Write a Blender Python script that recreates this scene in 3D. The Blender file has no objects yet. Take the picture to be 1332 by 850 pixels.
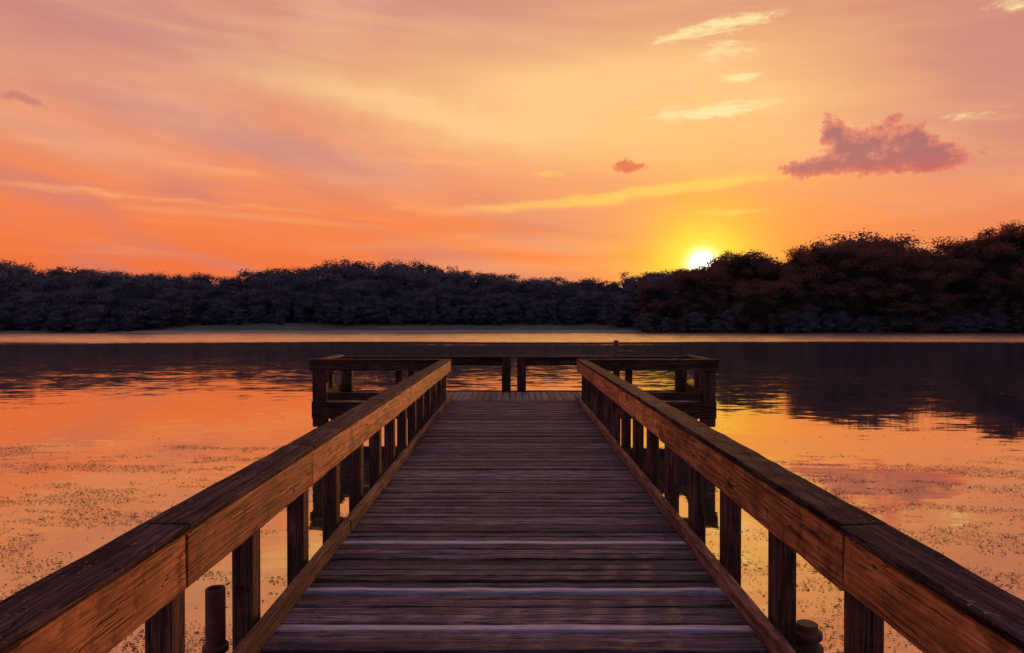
import bpy, math, random
import numpy as np
from mathutils import Vector, noise as mnoise
random.seed(7); rng=np.random.default_rng(11)
scene=bpy.context.scene
F=888.0; CX=668.0; HY=416.0; CAMZ=2.4; DK=0.85
scene.view_settings.view_transform='Standard'
try: scene.view_settings.look='None'
except Exception: pass
scene.view_settings.exposure=0
def lin(c):
    return tuple(((v/255)/12.92 if v/255<=0.04045 else ((v/255+0.055)/1.055)**2.4) for v in c)+(1.0,)

# ---------------------------------------------------------------- node helper
class NT:
    def __init__(s,nt): s.nt=nt; s.n=nt.nodes; s.l=nt.links
    def new(s,t,**k):
        nd=s.n.new(t)
        for a,b in k.items(): setattr(nd,a,b)
        return nd
    def put(s,sock,v):
        if v is None: return
        if isinstance(v,bpy.types.NodeSocket): s.l.new(v,sock)
        else: sock.default_value=v
    def m(s,op,a,b=None,c=None,clamp=False):
        nd=s.new('ShaderNodeMath',operation=op,use_clamp=clamp)
        s.put(nd.inputs[0],a); s.put(nd.inputs[1],b); s.put(nd.inputs[2],c)
        return nd.outputs[0]
    def vm(s,op,a,b=None):
        nd=s.new('ShaderNodeVectorMath',operation=op)
        s.put(nd.inputs[0],a); s.put(nd.inputs[1],b)
        return nd.outputs['Value'] if op in('DOT_PRODUCT','LENGTH') else nd.outputs[0]
    def comb(s,x,y,z):
        nd=s.new('ShaderNodeCombineXYZ')
        s.put(nd.inputs[0],x); s.put(nd.inputs[1],y); s.put(nd.inputs[2],z); return nd.outputs[0]
    def sep(s,v):
        nd=s.new('ShaderNodeSeparateXYZ'); s.put(nd.inputs[0],v); return nd.outputs
    def noise(s,vec,scale=1.0,detail=4,rough=0.55,dist=0.0,col=False):
        nd=s.new('ShaderNodeTexNoise'); s.put(nd.inputs['Vector'],vec)
        nd.inputs['Scale'].default_value=scale; nd.inputs['Detail'].default_value=detail
        nd.inputs['Roughness'].default_value=rough; nd.inputs['Distortion'].default_value=dist
        return nd.outputs['Color'] if col else nd.outputs['Fac']
    def ss(s,v,lo,hi,a=0.0,b=1.0,kind='SMOOTHSTEP'):
        nd=s.new('ShaderNodeMapRange',interpolation_type=kind)
        s.put(nd.inputs['Value'],v)
        s.put(nd.inputs['From Min'],lo); s.put(nd.inputs['From Max'],hi)
        s.put(nd.inputs['To Min'],a); s.put(nd.inputs['To Max'],b); return nd.outputs[0]
    def mix(s,f,a,b,blend='MIX'):
        nd=s.new('ShaderNodeMix',data_type='RGBA',blend_type=blend)
        s.put(nd.inputs[0],f); s.put(nd.inputs[6],a); s.put(nd.inputs[7],b); return nd.outputs[2]
    def ramp(s,f,stops):
        nd=s.new('ShaderNodeValToRGB'); s.put(nd.inputs[0],f); cr=nd.color_ramp
        while len(cr.elements)<len(stops): cr.elements.new(0.5)
        for e,(p,c) in zip(cr.elements,stops): e.position=p; e.color=c
        return nd.outputs[0]

# ---------------------------------------------------------------- world / sky
SUN_AZ=math.degrees(math.atan((913-CX)/F)); SUN_EL=math.degrees(math.atan((HY-344.5)/math.hypot(F,913-CX)))
world=bpy.data.worlds.new("World"); scene.world=world; world.use_nodes=True
try: world.cycles.sampling_method='NONE'
except Exception: pass
w=NT(world.node_tree); w.n.clear()
tc=w.new('ShaderNodeTexCoord'); d=w.vm('NORMALIZE',tc.outputs['Generated'])
dx,dy,dz=w.sep(d)
R=57.29578
az=w.m('MULTIPLY',w.m('ARCTAN2',dx,dy),R)
el=w.m('MULTIPLY',w.m('ARCSINE',dz),R)
def ae(px,py):
    return math.degrees(math.atan((px-CX)/F)), math.degrees(math.atan((HY-py)/math.hypot(F,px-CX)))
base=w.ramp(w.m('DIVIDE',w.m('MAXIMUM',el,0.0),90.0),[
 (0.0,lin((226,100,56))),(4/90,lin((239,112,58))),(9/90,lin((245,133,78))),(14/90,lin((239,143,96))),
 (19/90,lin((227,146,113))),(25/90,lin((208,139,125))),(40/90,lin((142,112,128))),(1.0,lin((100,104,146)))])
# broad diagonal veils of high cloud
elr=w.m('ADD',el,w.m('MULTIPLY',az,0.20))
v1=w.comb(w.m('MULTIPLY',az,0.035),w.m('MULTIPLY',elr,0.14),3.3)
n1=w.noise(v1,1.0,4,0.5,0.6)
upper=w.ss(el,8.0,15.0)
col=w.mix(w.m('MULTIPLY',w.m('MULTIPLY',w.ss(n1,0.42,0.66),upper),0.55),base,lin((250,190,148)))
n1b=w.noise(w.comb(w.m('MULTIPLY',az,0.05),w.m('MULTIPLY',elr,0.26),9.1),1.0,4,0.5,0.5)
col=w.mix(w.m('MULTIPLY',w.ss(n1b,0.44,0.68),0.62),col,lin((204,122,114)))
# fine soft streaks
n2=w.noise(w.comb(w.m('MULTIPLY',az,0.05),w.m('MULTIPLY',w.m('ADD',el,w.m('MULTIPLY',az,0.04)),0.5),1.7),1.0,4,0.5,0.4)
col=w.mix(w.m('MULTIPLY',w.ss(n2,0.46,0.74),0.30),col,lin((255,190,134)))
# warped coords
wn=w.noise(w.comb(az,el,0.0),0.35,5,0.62,0.0,True)
wx,wy,wz=w.sep(wn)
azw=w.m('ADD',az,w.m('MULTIPLY',w.m('SUBTRACT',wx,0.5),3.2))
elw=w.m('ADD',el,w.m('MULTIPLY',w.m('SUBTRACT',wy,0.5),2.2))
def blob(px,py,sx,sy,slope=0.0,warp=True):
    a0,e0=ae(px,py); ca=math.cos(math.radians(a0))
    wa=sx*.0645*ca*ca; we=sy*.0645*ca
    A=w.m('SUBTRACT',azw if warp else az,a0); E=w.m('SUBTRACT',elw if warp else el,e0)
    if slope: E=w.m('SUBTRACT',E,w.m('MULTIPLY',A,slope))
    q=w.m('ADD',w.m('POWER',w.m('ABSOLUTE',w.m('DIVIDE',A,wa)),2.0),w.m('POWER',w.m('ABSOLUTE',w.m('DIVIDE',E,we)),2.0))
    return w.m('EXPONENT',w.m('MULTIPLY',q,-1.0))
def add(*a):
    r=a[0]
    for b in a[1:]: r=w.m('ADD',r,b)
    return r
def mul(a,b): return w.m('MULTIPLY',a,b)
# broad luminous sweeps
sw=add(mul(blob(800,150,300,85,-0.14,False),1.15),mul(blob(440,118,270,24,-0.20),0.75),mul(blob(960,90,220,70,0.0,False),0.45))
col=w.mix(w.m('MINIMUM',mul(mul(sw,w.ss(n2,0.2,0.7,0.8,1.1)),0.85),0.94),col,lin((255,206,140)))
dk=add(mul(blob(120,30,360,70,-0.05,False),0.8),mul(blob(330,185,320,26,-0.17),0.6),mul(blob(1340,70,230,170,0.0,False),0.95),mul(blob(560,20,260,36,-0.1,False),0.4),mul(blob(60,180,200,30,-0.1,False),0.35))
col=w.mix(w.m('MINIMUM',mul(dk,w.ss(n2,0.2,0.7,1.2,0.7)),0.8),col,lin((202,136,130)))
# sun aureole
sa,se=math.radians(SUN_AZ),math.radians(SUN_EL)
sd=(math.sin(sa)*math.cos(se),math.cos(sa)*math.cos(se),math.sin(se))
dist=mul(w.m('ARCCOSINE',w.m('MINIMUM',w.vm('DOT_PRODUCT',d,sd),0.9999999)),R)
g_w=w.m('EXPONENT',w.m('DIVIDE',dist,-9.5)); g_m=w.m('EXPONENT',mul(w.m('POWER',w.m('DIVIDE',dist,5.0),2.0),-1.0))
g_n=w.m('EXPONENT',mul(w.m('POWER',w.m('DIVIDE',dist,2.7),2.0),-1.0))
col=w.mix(mul(g_w,0.76),col,lin((255,160,40)))
col=w.mix(mul(g_m,0.88),col,lin((255,202,24)))
# yellow streaks
n3=w.noise(w.comb(mul(az,0.16),mul(el,1.3),5.0),1.0,5,0.6,0.3)
el0=elw
elw=w.m('ADD',el,w.m('MULTIPLY',w.m('SUBTRACT',wy,0.5),0.7))
st=add(mul(blob(180,256,240,5,-0.03),0.8),mul(blob(560,211,100,5,0.0),0.7),blob(790,256,190,9,0.10),mul(blob(930,241,80,6,0.08),0.9),mul(blob(300,222,260,6,-0.05),0.5),mul(blob(950,276,50,4,0.0),0.8),mul(blob(715,227,30,5,0.05),0.8),mul(blob(600,272,120,5,0.03),0.5))
stm=mul(w.ss(w.m('ADD',mul(st,0.8),mul(w.m('SUBTRACT',n3,0.5),1.2)),0.1,0.95),0.85)
col=w.mix(stm,col,w.mix(w.ss(az,-10.0,8.0),lin((255,172,112)),lin((255,202,90))))
elw=w.m('ADD',el,w.m('MULTIPLY',w.m('SUBTRACT',wy,0.5),0.9))
# bright cloudlets
n4=w.noise(w.comb(mul(az,0.45),mul(el,1.7),2.0),1.0,6,0.66,0.4)
bc=add(blob(930,146,88,12,0.03),blob(948,33,68,10,0.05),mul(blob(962,101,30,7,0.0),0.9),mul(blob(940,68,60,15,0.05),0.6),mul(blob(870,55,34,7,0.1),0.6),mul(blob(1320,5,60,8,0.0),0.8),mul(blob(1270,150,90,12,0.0),0.45))
bcm=w.ss(w.m('ADD',bc,mul(w.m('SUBTRACT',n4,0.5),2.1)),0.25,1.05)
bcm=mul(bcm,w.ss(bc,0.05,0.5))
col=w.mix(mul(bcm,0.95),col,lin((255,228,162)))
# mauve cumulus + small ones
azw0=azw; azw=w.m('ADD',az,w.m('MULTIPLY',w.m('SUBTRACT',wx,0.5),1.6))
n5=w.noise(w.comb(az,mul(el,1.15),7.0),1.05,7,0.70,0.2)
pc=add(blob(1080,170,18,18),blob(1100,190,30,22),blob(1150,186,46,24),mul(blob(1192,188,26,20),0.8),blob(1222,205,34,17),mul(blob(1052,219,42,10),1.0),mul(blob(1150,214,112,15),1.0),mul(blob(1160,157,9,5),0.7))
pcm=w.ss(w.m('ADD',w.m('MINIMUM',pc,1.0),mul(w.m('SUBTRACT',n5,0.5),2.0)),0.40,0.76)
pcm=mul(pcm,w.ss(pc,0.06,0.25))
inner=w.ss(w.m('ADD',pc,mul(w.m('SUBTRACT',n5,0.5),3.0)),0.55,1.4)
pcol=w.mix(inner,lin((228,130,106)),lin((168,98,104)))
pcol=w.mix(mul(w.ss(el,12.2,10.4),0.5),pcol,lin((214,88,76)))
col=w.mix(mul(pcm,0.9),col,pcol)
elw=el0; azw=azw0
sc=add(blob(820,219,24,8),mul(blob(818,213,12,6),0.8),mul(blob(1290,215,40,6),0.35),mul(blob(965,246,50,5),0.3))
scm=w.ss(w.m('ADD',sc,mul(w.m('SUBTRACT',n5,0.5),1.3)),0.38,0.95)
col=w.mix(mul(mul(scm,w.ss(sc,0.05,0.25)),0.8),col,lin((222,98,70)))
sl_c=blob(25,131,42,7)
col=w.mix(mul(w.ss(w.m('ADD',sl_c,mul(w.m('SUBTRACT',n5,0.5),1.0)),0.2,0.95),mul(w.ss(sl_c,0.05,0.4),0.6)),col,lin((186,112,112)))
col=w.mix(mul(w.m('MINIMUM',mul(g_n,1.2),1.0),0.95),col,(1.0,0.80,0.05,1))
# the sky away from the sunset is dimmer and cooler
back=w.ss(dy,0.35,-0.5)
col=w.mix(back,col,w.mix(w.ss(el,0.0,50.0),lin((168,136,166)),lin((104,106,148))))
# faint physical sky under it
sky=w.new('ShaderNodeTexSky'); sky.sky_type='NISHITA'; sky.sun_disc=False
sky.sun_elevation=math.radians(SUN_EL); sky.sun_rotation=math.radians(SUN_AZ)
bgs=w.new('ShaderNodeBackground'); w.l.new(sky.outputs[0],bgs.inputs[0]); bgs.inputs[1].default_value=0.004
core=w.m('EXPONENT',mul(w.m('POWER',w.m('DIVIDE',dist,0.82),2.0),-1.0))
col=w.mix(core,col,(3.0,3.6,3.4,1),'ADD')
bg=w.new('ShaderNodeBackground'); w.l.new(col,bg.inputs[0]); bg.inputs[1].default_value=1.0
addn=w.new('ShaderNodeAddShader'); w.l.new(bg.outputs[0],addn.inputs[0]); w.l.new(bgs.outputs[0],addn.inputs[1])
out=w.new('ShaderNodeOutputWorld'); w.l.new(addn.outputs[0],out.inputs[0])

sl=bpy.data.lights.new("sun","SUN"); sl.energy=6.5; sl.angle=math.radians(1.6); sl.color=(1.0,0.40,0.13)
so=bpy.data.objects.new("sun",sl); scene.collection.objects.link(so)
so.rotation_euler=(-Vector(sd)).to_track_quat('-Z','Y').to_euler(); so.location=(30,100,40)

# ---------------------------------------------------------------- materials
def mat(name):
    m=bpy.data.materials.new(name); m.use_nodes=True; t=NT(m.node_tree); t.n.clear()
    o=t.new('ShaderNodeOutputMaterial'); return m,t,o
def wood(name,dark,mid,light,axis='Y',rough=0.7,fleck=0.0,knots=0.0,var=0.5,bump=0.5,spec=0.3,lightplank=None,stain=0.55,grain=(0.34,0.47,0.60),patch=0.0):
    m,t,o=mat(name)
    tcn=t.new('ShaderNodeTexCoord'); at=t.new('ShaderNodeAttribute'); at.attribute_name='rnd'
    oi=t.new('ShaderNodeObjectInfo')
    off=t.m('ADD',t.m('MULTIPLY',at.outputs['Fac'],37.0),t.m('MULTIPLY',oi.outputs['Random'],91.0))
    p=t.vm('ADD',tcn.outputs['Object'],t.comb(off,off,off))
    S={'X':(1.2,28,28),'Y':(28,1.2,28),'Z':(28,28,1.2)}[axis]
    S2={'X':(3.0,95,95),'Y':(95,3.0,95),'Z':(95,95,3.0)}[axis]
    S3={'X':(0.9,11,11),'Y':(11,0.9,11),'Z':(11,11,0.9)}[axis]
    K={'X':(1.6,7,7),'Y':(7,1.6,7),'Z':(7,7,1.6)}[axis]
    g=t.noise(t.vm('MULTIPLY',p,S),1.0,6,0.68,1.4)
    g2=t.noise(t.vm('MULTIPLY',p,S2),1.0,3,0.6,0.4)
    bl=t.noise(p,2.6,5,0.65,0.3)
    c=t.ramp(g,[(grain[0],dark),(grain[1],mid),(grain[2],light)])
    crack=t.ss(g2,0.44,0.34)
    c=t.mix(t.m('MULTIPLY',t.ss(bl,0.58,0.38),stain),c,dark)
    h=t.m('SUBTRACT',g,t.m('MULTIPLY',crack,0.9))
    c=t.mix(t.m('MULTIPLY',crack,0.8),c,tuple(0.3*q for q in dark[:3])+(1,))
    if patch:
        g3=t.noise(t.vm('MULTIPLY',p,S3),1.0,3,0.5,0.8)
        split=t.ss(t.m('ABSOLUTE',t.m('SUBTRACT',g3,0.5)),0.010,0.003)
        split=t.m('MULTIPLY',split,t.ss(bl,0.46,0.56))
        c=t.mix(t.m('MULTIPLY',split,0.85),c,(0.012,0.007,0.005,1)); h=t.m('SUBTRACT',h,split)
        b2=t.noise(p,6.5,5,0.7,0.5)
        c=t.mix(t.m('MULTIPLY',t.ss(b2,0.50,0.66),patch),c,tuple(0.55*q for q in dark[:3])+(1,))
    if knots:
        vo=t.new('ShaderNodeTexVoronoi'); vo.inputs['Scale'].default_value=1.0
        t.l.new(t.vm('MULTIPLY',p,K),vo.inputs['Vector'])
        kd=t.m('ADD',vo.outputs['Distance'],t.m('MULTIPLY',g,0.12))
        c=t.mix(t.m('MULTIPLY',t.ss(kd,0.22,0.13),knots),c,tuple(0.4*q for q in dark[:3])+(1,))
    if fleck:
        fn=t.noise(p,48.0,3,0.7); fb=t.noise(p,5.0,3,0.6)
        fm=t.m('MULTIPLY',t.ss(fn,0.60,0.66),t.ss(fb,0.46,0.60))
        c=t.mix(t.m('MULTIPLY',fm,fleck),c,(0.34,0.29,0.27,1))
        h=t.m('ADD',h,t.m('MULTIPLY',fm,0.6))
    hv=t.m('ADD',1.0-var/2,t.m('MULTIPLY',t.m('FRACT',t.m('MULTIPLY',at.outputs['Fac'],7.31)),var))
    c=t.mix(1.0,c,t.comb(hv,hv,hv),'MULTIPLY')
    if lightplank:
        c=t.mix(t.ss(at.outputs['Fac'],1.5,1.6),c,t.mix(0.82,c,lightplank))
    b=t.new('ShaderNodeBsdfPrincipled'); t.l.new(c,b.inputs['Base Color'])
    t.l.new(t.m('ADD',rough-0.12,t.m('MULTIPLY',bl,0.25)),b.inputs['Roughness'])
    b.inputs['Specular IOR Level'].default_value=spec
    bp=t.new('ShaderNodeBump'); bp.inputs['Strength'].default_value=bump; bp.inputs['Distance'].default_value=0.007
    t.l.new(h,bp.inputs['Height']); t.l.new(bp.outputs[0],b.inputs['Normal'])
    t.l.new(b.outputs[0],o.inputs[0]); return m
DECK=wood('weathered_deck_planks',(0.032,0.027,0.034,1),(0.110,0.092,0.108,1),(0.25,0.21,0.24,1),'X',0.70,0.3,0,1.1,1.0,0.25,(0.62,0.60,0.64,1),stain=0.6,grain=(0.32,0.47,0.62),patch=0.5)
DECKY=wood('weathered_platform_planks',(0.03,0.027,0.03,1),(0.12,0.104,0.112,1),(0.26,0.24,0.25,1),'Y',0.66,0.2,0,0.9,0.8,0.3)
SIDE=wood('brown_rail_board',(0.14,0.050,0.020,1),(0.46,0.175,0.062,1),(0.76,0.37,0.14,1),'Y',0.72,0.2,0.95,0.6,0.9,0.18,stain=0.55,grain=(0.30,0.48,0.66),patch=0.6)
CAPM=wood('dark_weathered_cap',(0.010,0.007,0.011,1),(0.032,0.021,0.030,1),(0.095,0.066,0.080,1),'Y',0.90,0.7,0.3,0.5,1.0,0.06,patch=0.4)
KERB=wood('kerb_board_wood',(0.04,0.022,0.016,1),(0.17,0.080,0.056,1),(0.34,0.185,0.13,1),'Y',0.75,0.4,0.5,0.5,1.0,0.2,patch=0.5)
POSTM=wood('dark_post_wood',(0.016,0.009,0.008,1),(0.055,0.026,0.020,1),(0.13,0.065,0.042,1),'Z',0.75,0.1,0.5,0.5,0.8,0.15,patch=0.4)
PRX=wood('platform_rail_wood',(0.012,0.008,0.007,1),(0.042,0.023,0.017,1),(0.11,0.06,0.042,1),'X',0.8,0.1,0.4,0.5,0.8,0.12)
PRY=wood('platform_side_wood',(0.012,0.008,0.007,1),(0.042,0.023,0.017,1),(0.11,0.06,0.042,1),'Y',0.8,0.1,0.4,0.5,0.8,0.12)
def leafmat(name,a,b_,tm=0.3,warm=(0.16,0.04,0.01,1)):
    m,t,o=mat(name); at=t.new('ShaderNodeAttribute'); at.attribute_name='rnd'
    c=t.mix(at.outputs['Fac'],a,b_)
    c=t.mix(t.ss(at.outputs['Fac'],-0.2,-0.6),c,tuple(0.40*q for q in a[:3])+(1,))  # inner crown cores coloured darker, painting the shade inside the foliage
    df=t.new('ShaderNodeBsdfDiffuse'); t.l.new(c,df.inputs[0])
    tr=t.new('ShaderNodeBsdfTranslucent'); t.l.new(t.mix(0.6,c,warm),tr.inputs[0])
    mx=t.new('ShaderNodeMixShader'); mx.inputs[0].default_value=tm
    t.l.new(df.outputs[0],mx.inputs[1]); t.l.new(tr.outputs[0],mx.inputs[2]); t.l.new(mx.outputs[0],o.inputs[0]); return m
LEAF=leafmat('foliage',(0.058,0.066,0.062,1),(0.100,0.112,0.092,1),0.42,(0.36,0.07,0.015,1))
LEAF2=leafmat('foliage_far_haze',(0.105,0.135,0.175,1),(0.135,0.160,0.190,1),0.22)  # lifted bluish leaf colour stands in for distance haze over the woods
m,t,o=mat('bark'); b=t.new('ShaderNodeBsdfPrincipled')
tcn=t.new('ShaderNodeTexCoord'); t.l.new(t.ramp(t.noise(tcn.outputs['Object'],9,5),[(0.3,(0.02,0.015,0.012,1)),(0.7,(0.08,0.06,0.05,1))]),b.inputs[0]); b.inputs['Roughness'].default_value=0.9
t.l.new(b.outputs[0],o.inputs[0]); BARK=m
m,t,o=mat('rusty_dark_steel'); b=t.new('ShaderNodeBsdfPrincipled'); tcn=t.new('ShaderNodeTexCoord')
nn=t.noise(tcn.outputs['Object'],22,6,0.65)
t.l.new(t.ramp(nn,[(0.35,(0.035,0.014,0.012,1)),(0.6,(0.09,0.032,0.022,1)),(0.75,(0.17,0.06,0.03,1))]),b.inputs[0])
b.inputs['Metallic'].default_value=0.0; b.inputs['Roughness'].default_value=0.7
bp=t.new('ShaderNodeBump'); bp.inputs['Strength'].default_value=0.4; bp.inputs['Distance'].default_value=0.003; t.l.new(nn,bp.inputs['Height']); t.l.new(bp.outputs[0],b.inputs['Normal'])
t.l.new(b.outputs[0],o.inputs[0]); STEEL=m
# ground
m,t,o=mat('lakeshore_ground'); b=t.new('ShaderNodeBsdfPrincipled'); ge=t.new('ShaderNodeNewGeometry')
pz=t.sep(ge.outputs['Position'])
gn=t.noise(t.vm('MULTIPLY',ge.outputs['Position'],(0.10,0.5,1)),1.0,6,0.65)
gc=t.ramp(gn,[(0.35,(0.06,0.085,0.065,1)),(0.5,(0.10,0.125,0.10,1)),(0.65,(0.17,0.18,0.15,1))])
gc=t.mix(t.m('MULTIPLY',t.ss(t.m('ADD',pz[2],t.m('MULTIPLY',gn,0.8)),0.85,0.55),0.8),gc,(0.34,0.32,0.31,1))
t.l.new(gc,b.inputs[0]); b.inputs['Roughness'].default_value=0.95; b.inputs['Specular IOR Level'].default_value=0.0
t.l.new(b.outputs[0],o.inputs[0]); GROUND=m
# water
m,t,o=mat('lake_water'); ge=t.new('ShaderNodeNewGeometry'); P=ge.outputs['Position']; px,py,pz=t.sep(P)
nA=t.noise(t.vm('MULTIPLY',P,(0.45,1.1,1)),1.0,4,0.6,0.3,True)
nB=t.noise(t.vm('MULTIPLY',P,(1.6,5.0,1)),1.0,2,0.55,0.0,True)
nP=t.noise(t.vm('MULTIPLY',P,(0.010,0.06,1)),1.0,4,0.55)
pyj=t.m('ADD',py,t.m('MULTIPLY',t.m('SUBTRACT',nP,0.5),40.0))
band=t.m('MULTIPLY',t.ss(pyj,66.0,76.0),t.ss(py,128.0,119.0,0.3,1.0))
patch=t.m('MULTIPLY',t.ss(nP,0.50,0.62),t.ss(py,20.0,40.0))
mid=t.ss(py,14.0,32.0)
amp=t.m('ADD',t.m('ADD',t.m('ADD',0.032,t.m('MULTIPLY',mid,0.042)),t.m('MULTIPLY',band,0.38)),t.m('MULTIPLY',patch,0.07))
va=t.vm('SUBTRACT',nA,(0.5,0.5,0.5)); vb=t.vm('SUBTRACT',nB,(0.5,0.5,0.5))
vs=t.vm('ADD',t.vm('MULTIPLY',va,(0.8,0.8,0.8)),t.vm('MULTIPLY',vb,(1.0,1.0,1.0)))
ax,ay,_=t.sep(vs)
ny=t.m('SUBTRACT',t.m('MULTIPLY',ay,amp),t.m('MULTIPLY',band,0.080))
nrm=t.vm('NORMALIZE',t.comb(t.m('MULTIPLY',t.m('MULTIPLY',ax,0.5),amp),ny,1.0))
fr=t.new('ShaderNodeFresnel'); fr.inputs['IOR'].default_value=1.33; t.l.new(nrm,fr.inputs['Normal'])
ff=t.ss(fr.outputs[0],0.05,0.55,0.0,1.0,'LINEAR')
gl=t.new('ShaderNodeBsdfGlossy'); t.l.new(t.m('ADD',t.m('ADD',0.03,t.m('MULTIPLY',mid,0.035)),t.m('MULTIPLY',band,0.17)),gl.inputs['Roughness']); t.l.new(nrm,gl.inputs['Normal'])
t.l.new(t.mix(ff,(1.0,0.76,0.44,1),(1.0,0.84,0.56,1)),gl.inputs[0])
df=t.new('ShaderNodeBsdfDiffuse'); t.l.new(t.mix(t.ss(ff,0.25,0.7),(0.035,0.035,0.035,1),(0.09,0.12,0.19,1)),df.inputs[0])  # bluish diffuse at grazing view is painted in to lift black tree reflections
fac=t.m('ADD',0.72,t.m('MULTIPLY',ff,0.14))
mx=t.new('ShaderNodeMixShader'); t.l.new(fac,mx.inputs[0]); t.l.new(df.outputs[0],mx.inputs[1]); t.l.new(gl.outputs[0],mx.inputs[2]); t.l.new(mx.outputs[0],o.inputs[0]); WATER=m
m,t,o=mat('floating_pondweed'); b=t.new('ShaderNodeBsdfPrincipled'); at=t.new('ShaderNodeAttribute'); at.attribute_name='rnd'
t.l.new(t.ramp(at.outputs['Fac'],[(0.0,(0.02,0.016,0.012,1)),(0.7,(0.06,0.045,0.028,1)),(1.0,(0.24,0.17,0.10,1))]),b.inputs[0]); b.inputs['Roughness'].default_value=0.6; b.inputs['Specular IOR Level'].default_value=0.2
t.l.new(b.outputs[0],o.inputs[0]); WEED=m

# ---------------------------------------------------------------- mesh helpers
def npmesh(name,V,faces_k,Fc,rnd,material,smooth=False):
    me=bpy.data.meshes.new(name); nv=len(V); nf=len(Fc)
    me.vertices.add(nv); me.vertices.foreach_set('co',np.asarray(V,dtype=np.float32).ravel())
    me.loops.add(nf*faces_k); me.loops.foreach_set('vertex_index',np.asarray(Fc,dtype=np.int32).ravel())
    me.polygons.add(nf); me.polygons.foreach_set('loop_start',np.arange(0,nf*faces_k,faces_k,dtype=np.int32))
    try: me.polygons.foreach_set('loop_total',np.full(nf,faces_k,dtype=np.int32))
    except Exception: pass
    me.update(calc_edges=True)
    if rnd is not None:
        a=me.attributes.new('rnd','FLOAT','FACE'); a.data.foreach_set('value',np.asarray(rnd,dtype=np.float32))
    me.materials.append(material); return me
class MB:
    def __init__(s): s.v=[]; s.f=[]; s.r=[]
    def box(s,x0,x1,y0,y1,z0,z1,r=None,j=0.0,skew=None):
        if r is None: r=random.random()
        n=len(s.v); J=lambda: random.uniform(-j,j)
        for z in (z0,z1):
            for (x,y) in ((x0,y0),(x1,y0),(x1,y1),(x0,y1)): s.v.append((x+J(),y+J(),z+J()))
        for f in ((0,3,2,1),(4,5,6,7),(0,1,5,4),(1,2,6,5),(2,3,7,6),(3,0,4,7)): s.f.append(tuple(n+i for i in f)); s.r.append(r)
    def plank(s,x0,x1,y0,y1,z0,z1,r,j,seg=9):
        n=len(s.v)
        for i in range(seg+1):
            x=x0+(x1-x0)*i/seg; a=random.uniform(-j,j); b=random.uniform(-j,j); z=random.uniform(-j,j)*0.5
            s.v+= [(x,y0+a,z0),(x,y1+b,z0),(x,y1+b,z1+z),(x,y0+a,z1+z)]
        for i in range(seg):
            q=n+i*4; e=q+4
            for (a,b) in ((0,1),(1,2),(2,3),(3,0)): s.f.append((q+a,q+b,e+b,e+a)[::-1]); s.r.append(r)
        s.f.append((n,n+1,n+2,n+3)); s.r.append(r); q=n+seg*4; s.f.append((q+3,q+2,q+1,q)); s.r.append(r)
    def beam(s,x0,x1,y0,y1,z0,z1,r,j,seg):
        n=len(s.v)
        for i in range(seg+1):
            y=y0+(y1-y0)*i/seg; J=lambda: random.uniform(-j,j)
            s.v+= [(x0+J(),y,z0+J()),(x1+J(),y,z0+J()),(x1+J(),y,z1+J()),(x0+J(),y,z1+J())]
        for i in range(seg):
            q=n+i*4; e=q+4
            for (a,b) in ((0,1),(1,2),(2,3),(3,0)): s.f.append((q+a,q+b,e+b,e+a)); s.r.append(r)
        s.f.append((n+3,n+2,n+1,n)); s.r.append(r); q=n+seg*4; s.f.append((q,q+1,q+2,q+3)); s.r.append(r)
    def disc(s,x,y,z,rad,r):
        n=len(s.v); k=6
        for i in range(k): s.v.append((x+rad*math.cos(i*2*math.pi/k),y+rad*math.sin(i*2*math.pi/k),z))
        s.f.append(tuple(n+i for i in range(k))); s.r.append(r)
    def lathe(s,prof,k=20,cx=0,cy=0,r=0.5):
        n=len(s.v)
        for (rad,z) in prof:
            for i in range(k): s.v.append((cx+rad*math.cos(i*2*math.pi/k),cy+rad*math.sin(i*2*math.pi/k),z))
        for a in range(len(prof)-1):
            for i in range(k):
                s.f.append((n+a*k+i,n+a*k+(i+1)%k,n+(a+1)*k+(i+1)%k,n+(a+1)*k+i)); s.r.append(r)
        s.f.append(tuple(n+(len(prof)-1)*k+i for i in range(k))); s.r.append(r)
    def obj(s,name,material,bev=0.004,loc=(0,0,0),parent=None):
        me=bpy.data.meshes.new(name); me.from_pydata(s.v,[],s.f); me.update()
        a=me.attributes.new('rnd','FLOAT','FACE'); a.data.foreach_set('value',s.r)
        me.materials.append(material)
        o=bpy.data.objects.new(name,me); scene.collection.objects.link(o); o.location=loc
        if bev:
            b=o.modifiers.new('bevel','BEVEL'); b.width=bev; b.segments=2; b.limit_method='ANGLE'
        if parent: o.parent=parent
        return o
def empty(name,loc=(0,0,0),parent=None):
    e=bpy.data.objects.new(name,None); scene.collection.objects.link(e); e.location=loc; e.empty_display_size=0.3
    if parent: e.parent=parent
    return e

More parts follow.
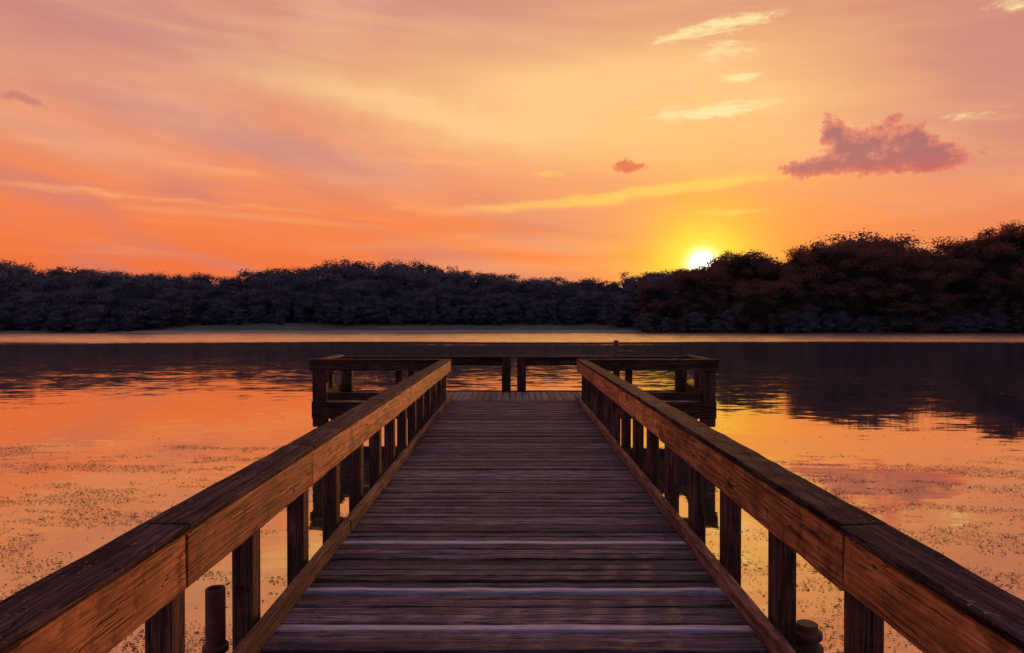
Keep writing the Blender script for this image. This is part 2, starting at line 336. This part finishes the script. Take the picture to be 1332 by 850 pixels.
# ---------------------------------------------------------------- pier
pier=empty('pier',(0,0,0)); pier['label']='weathered wooden fishing pier with railings standing in the calm lake'; pier['category']='pier'
END=13.2
mb=MB(); y=-2.6; pitch=0.104
lightY=[3.40,3.87,4.78]
ys=[]
while y<END-0.02:
    L=[l for l in lightY if l<y+pitch*0.75]
    if L:
        ys.append((y,y+0.066,2.0+0.02*random.random())); y+=0.066; lightY.remove(L[0]); continue
    pw=pitch*random.uniform(0.84,1.14); ys.append((y,min(y+pw,END),random.random())); y+=pw
for (a,b_,r) in ys:
    g=random.uniform(0.008,0.026); dz=random.uniform(-0.008,0.005)+(0.005 if r>1.5 else 0)
    x0=-1.245+random.uniform(-.006,.006); x1=1.245+random.uniform(-.006,.006)
    mb.plank(x0,x1,a+g/2,b_-g/2,DK-0.038+dz,DK+dz,r,0.004,15)
    if a<9 and r<1.5:
        for sx in (-1.06,-0.02,1.06):
            for q in (0.3,0.72):
                mb.disc(sx+random.uniform(-.02,.02),a+(b_-a)*q+random.uniform(-.006,.006),DK+dz+0.0045,0.006,0.02)
mb.obj('deck',DECK,0.005,parent=pier)
for sx in (-1.2,-0.4,0.4,1.2):
    mb=MB(); mb.box(sx-0.03,sx+0.03,-2.6,END-0.03,DK-0.27,DK-0.048); mb.obj('joist',POSTM,0.004,parent=pier)
for sx in (-1,1):
    mb=MB(); cuts=[-2.6,1.2,4.9,8.5,END]
    for a,b_ in zip(cuts,cuts[1:]):
        o1=random.uniform(-.004,.004)
        x=sorted((sx*(1.178+o1),sx*(1.232+o1))); mb.beam(x[0],x[1],a+.003,b_-.003,DK+0.012,DK+0.105,random.random(),0.003,16)
    mb.obj('kerb_board',KERB,0.008,parent=pier)
post_z=[-1.4,-0.62,0.18,0.97,1.77,2.56,3.34,4.14,4.9,5.68,6.46,7.22,8.0,8.78,9.54,10.3,11.1,11.9,12.7]
pmesh=None
for sx,nm in ((-1,'l'),(1,'r')):
    rail=empty('handrail',(sx*1.3,0,DK),parent=pier)
    cuts={-1:[-2.6,0.95,2.53,4.12,6.44,8.9,11.05,END+0.05],1:[-2.6,0.2,2.53,5.70,8.0,10.3,END+0.05]}[sx]
    mb=MB()
    for a,b_ in zip(cuts,cuts[1:]):
        o1=random.uniform(-.005,.005); zz=random.uniform(-.006,.006)
        xs=sorted((sx*(1.222+o1)-sx*1.3,sx*(1.262)-sx*1.3)); mb.beam(xs[0],xs[1],a+.0025,b_-.0025,0.545+zz,0.750,random.random(),0.0025,max(4,int((b_-a)/.18)))
        for bx in (a+0.05,b_-0.05):
            for zb in (0.60,0.69):
                n=len(mb.v); xb=sx*(1.2165+o1)-sx*1.3
                for i in range(8): mb.v.append((xb,bx+0.007*math.cos(i*.785),zb+0.007*math.sin(i*.785)))
                mb.f.append(tuple(n+i for i in range(8))); mb.r.append(0.05)
    mb.obj('side_board',SIDE,0.005,parent=rail)
    mb=MB()
    for a,b_ in zip(cuts,cuts[1:]):
        o1=random.uniform(-.003,.003); zz=random.uniform(0,.003)
        xs=sorted((sx*(1.212+o1)-sx*1.3,sx*(1.390+o1)-sx*1.3)); mb.beam(xs[0],xs[1],a+.0015,b_-.0015,0.7605+zz,0.789+zz,random.random(),0.0032,max(4,int((b_-a)/.15)))
    mb.obj('cap_board',CAPM,0.006,parent=rail)
    for yy in post_z:
        if pmesh is None:
            q=MB(); q.box(-0.05,0.05,-0.055,0.055,-0.32,0.754,0.4,0.001)
            po=q.obj('post',POSTM,0.006,(sx*0.0,yy,0),rail); pmesh=po; po.location=(sx*1.315-sx*1.3,yy,0)
        else:
            po=pmesh.copy(); scene.collection.objects.link(po); po.parent=rail; po.location=(sx*1.315-sx*1.3,yy,0)
pm=None
for sx in (-1.0,1.0):
    for yy in (-2.0,1.0,4.5,7.8,11.0):
        if pm is None:
            q=MB(); q.lathe([(0.10,-3.0),(0.10,0.0)],14); pm=q.obj('piling',POSTM,0,(sx,yy,DK-0.272),pier)
        else:
            c=pm.copy(); scene.collection.objects.link(c); c.parent=pier; c.location=(sx,yy,DK-0.272)
for sx in (-3.6,-1.9,0.0,1.9,3.6):
    for yy in (13.75,15.1):
        c=pm.copy(); scene.collection.objects.link(c); c.parent=pier; c.location=(sx,yy,DK-0.37)
# platform
PZ=DK-0.07; Y0=END+0.01; Y1=15.4; HW=3.90
mb=MB(); x=-HW+.02
while x<HW-.03:
    pw=0.135*random.uniform(.95,1.05); e=min(x+pw,HW-.02); mb.box(x+.006,e-.006,Y0+0.02,Y1-0.02,PZ-0.038,PZ+random.uniform(-.003,.003),None,0.0015); x+=pw
mb.obj('platform_deck',DECKY,0.004,parent=pier)
for bx in ((-HW,-1.27,Y0-0.03,Y0+0.015,PZ-0.30,PZ+0.02),(1.27,HW,Y0-0.03,Y0+0.015,PZ-0.30,PZ+0.02),(-HW,HW,Y1-0.015,Y1+0.03,PZ-0.30,PZ+0.02),(-1.25,1.25,Y0,Y0+0.04,PZ-0.28,PZ-0.04)):
    mb=MB(); mb.box(*bx); mb.obj('fascia_board',PRX,0.004,parent=pier)
for sx in (-1,1):
    xs=sorted((sx*(HW-.015),sx*(HW+.03))); mb=MB(); mb.box(xs[0],xs[1],Y0+0.018,Y1-0.018,PZ-0.30,PZ+0.02); mb.obj('fascia_board',PRY,0.004,parent=pier)
    mb=MB(); mb.box(sx*1.9-.04,sx*1.9+.04,Y0+.05,Y1-.02,PZ-.27,PZ-.044); mb.obj('joist',PRY,0.004,parent=pier)
    xs=sorted((sx*1.42,sx*(HW-.28))); mb=MB(); mb.box(xs[0],xs[1],Y0+0.0,Y0+0.10,PZ+0.05,PZ+0.20,None,0.002); mb.obj('toe_beam',PRX,0.008,parent=pier)
    xs=sorted((sx*(HW-.13),sx*(HW-.03))); mb=MB(); mb.box(xs[0],xs[1],Y0+0.2,Y1-0.2,PZ+0.05,PZ+0.20,None,0.002); mb.obj('toe_beam',PRY,0.008,parent=pier)
def prail(parts_x,parts_y,posts,caps):
    e=empty('platform_railing',(0,(Y0+Y1)/2,PZ),parent=pier); oy=(Y0+Y1)/2
    def sub(name,boxes,material,bev):
        mb=MB()
        for (a,b_,c,d_,z0,z1) in boxes: mb.box(a,b_,c-oy,d_-oy,z0-PZ,z1-PZ,None,0.0015)
        return mb.obj(name,material,bev,parent=e)
    if parts_x: sub('rail_board',parts_x,PRX,0.004)
    if parts_y: sub('rail_board',parts_y,PRY,0.004)
    for cb in caps: sub('cap_board',[cb],PRX if (cb[1]-cb[0])>(cb[3]-cb[2]) else PRY,0.006)
    for (xx,yy,wd,dp,zt,zb) in posts:
        mb=MB(); mb.box(-wd/2,wd/2,-dp/2,dp/2,zb-PZ,zt-PZ,None,0.001); mb.obj('post',POSTM,0.006,(xx,yy-oy,0),e)
T=DK+0.785; TF=DK+0.725
for s in (-1,1):
    X=lambda a,b_: tuple(sorted((s*a,s*b_)))
    a,b_=X(1.43,HW+.03)
    prail([(a,b_,Y0-0.08,Y0-0.035,T-0.22,T-0.043)],None,
      [(s*(HW-.13),Y0+0.08,0.26,0.20,T-0.042,PZ-0.46),(s*1.60,Y0+0.06,0.11,0.11,T-0.042,PZ-0.2),(s*2.25,Y0+0.165,0.13,0.11,T-0.042,PZ-0.2)],
      [(X(1.425,HW+.06)[0],X(1.425,HW+.06)[1],Y0-0.10,Y0+0.12,T-0.04,T)])
    a,b_=X(HW+.022,HW+.062); c,d_=X(HW-.09,HW+.072)
    prail(None,[(a,b_,Y0-0.015,Y1-0.1,T-0.24,T-0.066)],[(s*(HW-.05),(Y0+Y1)/2,0.12,0.12,T-0.066,PZ-0.2)],[(c,d_,Y0+0.124,Y1-0.08,T-0.062,T-0.022)])
    a,b_=X(0.07,HW+.03)
    prail([(a,b_,Y1-0.01,Y1+0.03,TF-0.21,TF-0.043)],None,
      [(s*(HW-.16),Y1-0.10,0.24,0.16,TF-0.042,PZ-0.42),(s*0.17,Y1-0.07,0.2,0.11,TF-0.042,PZ-0.2),(s*2.3,Y1-0.07,0.14,0.11,TF-0.042,PZ-0.2)],
      [(X(0.06,HW+.06)[0],X(0.06,HW+.06)[1],Y1-0.12,Y1+0.05,TF-0.04,TF)])
# steel pipe piles
def pipe(loc,prof,label):
    q=MB(); q.lathe(prof,24); o=q.obj('steel_pipe_pile',STEEL,0.003,loc)
    for p in o.data.polygons: p.use_smooth=len(p.vertices)==4
    o['label']=label; o['category']='pile'; return o
a=pipe((-1.565,3.56,0),[(0.050,-2.5),(0.050,0.66),(0.066,0.663),(0.066,0.695),(0.050,0.70),(0.050,0.992),(0.042,0.994),(0.042,0.97)],'dark rusty steel pipe pile standing in water beside the handrail'); a['group']='steel pipe piles along the pier'
b=pipe((1.50,3.48,0),[(0.060,-2.5),(0.060,0.70),(0.078,0.703),(0.078,0.735),(0.058,0.74),(0.058,0.775),(0.074,0.778),(0.074,0.808),(0.052,0.812),(0.052,0.846),(0.044,0.848)],'short ribbed dark steel pipe pile with cap beside handrail'); b['group']='steel pipe piles along the pier'
c=pipe((2.33,15.58,0),[(0.06,-2.5),(0.06,1.90),(0.045,1.93)],'thin dark pole rising above the platform railing'); c['group']='steel pipe piles along the pier'

# ---------------------------------------------------------------- terrain, water
def shore(x):
    u=x/128.0
    s=126+3*math.sin(x*0.03)+2*mnoise.noise((x*0.05,1.3,0))
    if u>0.2: s-=min(1,(u-0.2)/0.15)*7
    return s
def ss(a,b,x):
    t=max(0,min(1,(x-a)/(b-a))); return t*t*(3-2*t)
def gh(x,y):
    d=y-shore(x)
    if d<0: return max(-2.5,d*0.15)
    h=1.9*ss(0,26,d)+0.35*mnoise.noise((x*.06,y*.1,0))*min(1,d/4)
    h+=(5.5+2*ss(0,120,x))*ss(30,80,d)
    return h
xs=np.concatenate([np.linspace(-3000,-260,14),np.linspace(-240,240,200),np.linspace(260,3000,14)])
yy_=np.concatenate([np.linspace(-400,100,8),np.linspace(108,240,90),np.linspace(260,3000,14)])
V=[(x,y,gh(x,y)) for y in yy_ for x in xs]; nx=len(xs)
Fc=[(j*nx+i,j*nx+i+1,(j+1)*nx+i+1,(j+1)*nx+i) for j in range(len(yy_)-1) for i in range(nx-1)]
me=npmesh('ground',V,4,Fc,None,GROUND)
g=bpy.data.objects.new('ground',me); scene.collection.objects.link(g); g['kind']='structure'; g['label']='grassy lakeshore bank and lake bed rising into wooded hills'
for p in me.polygons: p.use_smooth=True
me=npmesh('water',[(-3000,-400,0),(3000,-400,0),(3000,140,0),(-3000,140,0)],4,[(0,1,2,3)],None,WATER)
wt=bpy.data.objects.new('water',me); scene.collection.objects.link(wt); wt['kind']='structure'; wt['label']='calm lake mirroring the orange sunset sky and dark trees'

# floating weed
V=[];Fc=[];rn=[]
def weed(n,x0,x1,y0,y1,thr,smin,smax,sl_=0.07):
    c=0;tries=0
    while c<n and tries<n*16:
        tries+=1
        y=y0+(y1-y0)*random.random()**1.0; x=random.uniform(x0,x1)
        v=1.35*mnoise.fractal((x*0.6,y*1.4,3.0),0.75,2.0,5)+0.3*mnoise.noise((x*4,y*6,1.0))
        if v<thr+sl_*max(0,y-4)+random.uniform(-.15,.15)-(0.9 if random.random()<0.03 else 0): continue
        s=random.uniform(smin,smax)*random.choice((0.4,0.6,0.8,1.0,1.6)); a=random.uniform(-.5,.5) if random.random()<0.6 else random.uniform(0,6.28); asp=random.uniform(0.2,0.6)
        n0=len(V)
        for q in range(4):
            t_=a+q*math.pi/2+random.uniform(-.3,.3); rr=s*(1 if q%2==0 else asp)
            V.append((x+rr*math.cos(t_),y+rr*math.sin(t_),0.004+random.uniform(0,0.006)))
        Fc.append((n0,n0+1,n0+2,n0+3)); rn.append(random.random()); c+=1
weed(88000,-10,-0.6,1.6,13,-0.20,0.005,0.015,0.06)
weed(62000,0.6,9,1.6,12,-0.18,0.005,0.015,0.06)
weed(1500,-14,14,10,26,0.05,0.015,0.03,0.0)
weed(260,6,30,20,42,-0.6,0.03,0.10,0.0)
me=npmesh('floating_pondweed',V,4,Fc,rn,WEED); o=bpy.data.objects.new('floating_pondweed',me); scene.collection.objects.link(o)
o['kind']='stuff'; o['label']='scattered brown pondweed and leaf debris floating on the lake'; o['category']='water plants'

# ---------------------------------------------------------------- trees
def lump(C,r,k0):
    V=[];Fq=[]
    nu,nv=8,5
    for (x,y,z,rad) in C:
        base=len(V); rr=rad*k0
        for j in range(nv+1):
            th=math.pi*j/nv
            for i in range(nu):
                k=rr*(0.7+0.5*r.random()); ph=2*math.pi*i/nu
                V.append((x+k*math.sin(th)*math.cos(ph),y+k*math.sin(th)*math.sin(ph),z+k*0.85*math.cos(th)))
        for j in range(nv):
            for i in range(nu):
                Fq.append((base+j*nu+i,base+(j+1)*nu+i,base+(j+1)*nu+(i+1)%nu,base+j*nu+(i+1)%nu))
    return V,Fq
def proto(seed,nleaf,leaf,nl=40,low=0.05,wide=1.0):
    """crown of many small twig clumps spread through an uneven envelope"""
    r=np.random.default_rng(seed); C=[]
    ph1,ph2=r.random()*6.28,r.random()*6.28; lean=(r.random()-.5)*0.12
    for i in range(nl):
        zz=low+0.05+(0.88-low)*r.random()**0.9; tt=(zz-low)/(0.98-low)
        wmax=0.36*wide*math.sin(math.pi*min(1,max(0.12,0.16+0.78*tt)))**0.5
        a=r.random()*6.283; wmax*=1+0.22*math.sin(2*a+ph1)+0.15*math.sin(3*a+ph2)
        rad=wmax*(0.45+0.55*r.random()**0.5)
        C.append((rad*math.cos(a)+lean*zz,rad*math.sin(a),zz,0.05+0.07*r.random()))
    for i in range(6): C.append((lean+(r.random()-.5)*.2,(r.random()-.5)*.2,0.80+0.1*r.random(),0.06+0.05*r.random()))
    C=np.array(C); top=(C[:,2]+C[:,3]*0.75).max()
    pr=C[:,3]**1.6; pr/=pr.sum(); idx=r.choice(len(C),nleaf,p=pr); c=C[idx]
    dv=r.normal(size=(nleaf,3)); dv/=np.linalg.norm(dv,axis=1)[:,None]
    ra=0.25+0.90*r.random(nleaf)**0.9
    rad=c[:,3]*ra; p=c[:,:3]+dv*rad[:,None]*np.array([1.15,1.15,0.8])
    n=r.normal(size=(nleaf,3)); n/=np.linalg.norm(n,axis=1)[:,None]
    h=r.normal(size=(nleaf,3)); t1=np.cross(n,h); t1/=np.linalg.norm(t1,axis=1)[:,None]; t2=np.cross(n,t1)
    s=(leaf*(0.4+0.9*r.random(nleaf))*(1.35-0.70*(ra-0.25)/0.90))[:,None]
    Q=np.stack([p+t1*s,p+t2*s*0.8,p-t1*s*0.9,p-t2*s*0.7],axis=1).reshape(-1,3)
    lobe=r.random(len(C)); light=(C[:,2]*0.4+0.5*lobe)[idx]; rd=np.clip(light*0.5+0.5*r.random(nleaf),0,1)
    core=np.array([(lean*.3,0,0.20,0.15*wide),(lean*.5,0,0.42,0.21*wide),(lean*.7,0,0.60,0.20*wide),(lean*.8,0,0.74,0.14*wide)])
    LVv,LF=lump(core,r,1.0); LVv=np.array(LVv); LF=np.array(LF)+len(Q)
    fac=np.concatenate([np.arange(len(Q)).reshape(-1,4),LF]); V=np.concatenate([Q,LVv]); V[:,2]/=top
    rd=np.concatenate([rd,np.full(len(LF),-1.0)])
    return V,fac,rd,C
def trunk(seed,C):
    mb=MB(); r=random.Random(seed)
    def limb(a,b,r0,r1,k=6):
        a=Vector(a);b=Vector(b);dn=(b-a).normalized(); t1=dn.orthogonal().normalized(); t2=dn.cross(t1); n=len(mb.v)
        for (p,q) in ((a,r0),(b,r1)):
            for i in range(k): mb.v.append(tuple(p+(t1*math.cos(i*6.283/k)+t2*math.sin(i*6.283/k))*q))
        for i in range(k): mb.f.append((n+i,n+(i+1)%k,n+k+(i+1)%k,n+k+i)); mb.r.append(0.5)
    limb((0,0,-0.05),(0.01,0,0.25),0.024,0.018); limb((0.01,0,0.25),(0,0.01,0.55),0.018,0.012); limb((0,0.01,0.55),(0,0,0.80),0.012,0.004)
    for c in C[:16]:
        z0=max(0.15,c[2]*0.55); limb((0,0,z0),(c[0],c[1],c[2]),0.010,0.003,5)
    return mb
PX=[-400,0,60,120,190,240,300,400,500,560,600,680,740,800,850,880,905,924,940,970,1010,1050,1080,1110,1160,1200,1240,1280,1332,1700]
PYv=[343,340,349,347,346,355,354,343,336,344,351,357,361,361,351,350,349,349,334,319,337,324,312,303,309,315,318,300,292,285]
def topz(x,y): return CAMZ+(HY-np.interp(CX+F*x/y,PX,PYv))/F*y
protos=[]
for i in range(8):
    V,fc,rd,C=proto(100+i,9000,0.0100,44,0.02,1.1)
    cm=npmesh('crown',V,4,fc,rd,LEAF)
    tb=trunk(i,C); tm=bpy.data.meshes.new('trunk'); tm.from_pydata(tb.v,[],tb.f); tm.materials.append(BARK)
    protos.append((cm,tm))
def place_tree(x,y,h,ws,k):
    z=gh(x,y)-0.1; e=empty('tree',(x,y,z)); e['category']='tree'; e['group']='broadleaf trees on the far lakeshore'
    e['label']='dark leafy broadleaf tree silhouetted on the wooded lakeshore'
    e.scale=(h*ws,h*ws,h); e.rotation_euler=(0,0,random.uniform(0,6.28))
    for nm,mm in (('crown',protos[k][0]),('trunk',protos[k][1])):
        o=bpy.data.objects.new(nm,mm); scene.collection.objects.link(o); o.parent=e
cnt=0
for row,(dy_,f0,f1,sp) in enumerate(((4,0.44,0.74,5.6),(10,0.66,0.94,5.8),(18,0.86,1.07,5.6))):
    x=27+row*1.5
    while x<112:
        y=shore(x)+dy_+random.uniform(-2,2); xx=x+random.uniform(-1.2,1.2); ppx=CX+F*xx/y
        hf=random.uniform(f0,f1)
        if 880<ppx<932: hf=min(hf,1.0)
        h=(topz(xx,y)-gh(xx,y))*hf+0.1
        place_tree(xx,y,h,random.uniform(1.05,1.5),cnt%8); cnt+=1
        x+=sp*random.uniform(0.75,1.25)
for (ppx,yy,hf) in ((889,141,1.01),(899,146,1.02),(909,140,1.01),(919,145,1.02),(930,141,1.01),(912,134,0.97),(896,135,0.96),(926,136,0.97),(904,150,1.0),(915,151,1.0)):
    xx=(ppx-CX)/F*yy; place_tree(xx,yy,(topz(xx,yy)-gh(xx,yy))*hf,1.3,cnt%8); cnt+=1
# woodland mass
PR=[proto(200+i,3400,0.0130,34,0.0,1.15) for i in range(8)]
LV=[];LR=[];LF=[];base_=0
def addm(x,y,h,ws,k):
    global base_
    Q,fc,rd,C=PR[k]; a=random.uniform(0,6.28); ca,sa_=math.cos(a),math.sin(a); z=gh(x,y)-0.1
    X=(Q[:,0]*ca-Q[:,1]*sa_)*h*ws+x; Y=(Q[:,0]*sa_+Q[:,1]*ca)*h*ws+y; Z=Q[:,2]*h+z
    LV.append(np.stack([X,Y,Z],1)); LR.append(np.where(rd<0,rd,np.clip(rd*random.uniform(0.6,1.1),0,1))); LF.append(fc+base_); base_+=len(Q)
def offs(x): 
    u=x/128.0
    o_=18.0
    if u<-0.5: o_=18-13*min(1,(-0.5-u)/0.08)
    if u>0.14: o_=18-13*min(1,(u-0.14)/0.06)
    return o_
for row,(dy_,f0,f1,sp,ws0,ws1) in enumerate(((0,0.14,0.50,3.2,1.2,2.2),(3,0.38,0.74,4.4,1.2,1.8),(8,0.62,0.92,4.4,1.15,1.7),(15,0.82,1.0,4.4,1.15,1.6),(24,0.90,1.06,4.4,1.1,1.6))):
    x=-165
    while x<150:
        if x<36 or row==0 or row==4 or (row==1 and x<60):
            y=shore(x)+offs(x)+dy_+random.uniform(-1.8,1.8); h=(topz(x,y)-gh(x,y))*random.uniform(f0,f1)+0.1
            if row==0 and x>22: h=random.uniform(2.0,5.5); y=shore(x)+2.0+random.uniform(-.8,.8)
            ppx=CX+F*x/y
            if 870<ppx<932: h*=0.95
            addm(x,y,h,random.uniform(ws0,ws1),random.randrange(8))
        x+=sp*random.uniform(0.7,1.3)
V=np.concatenate(LV); Rr=np.concatenate(LR); Fa=np.concatenate(LF)
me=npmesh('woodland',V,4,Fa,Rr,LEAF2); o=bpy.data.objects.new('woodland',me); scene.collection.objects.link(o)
o['kind']='stuff'; o['label']='dense dark green woodland lining the far lakeshore'; o['category']='woodland'
print('woodfaces',len(Fa),'trees',cnt)

# ---------------------------------------------------------------- camera
cam=bpy.data.cameras.new('camera'); co=bpy.data.objects.new('camera',cam); scene.collection.objects.link(co)
cam.sensor_width=36; cam.lens=24; cam.clip_end=6000; cam.clip_start=0.05
co.location=(0,0,CAMZ); co.rotation_euler=(math.radians(90-0.58),0,math.radians(0.16)); scene.camera=co
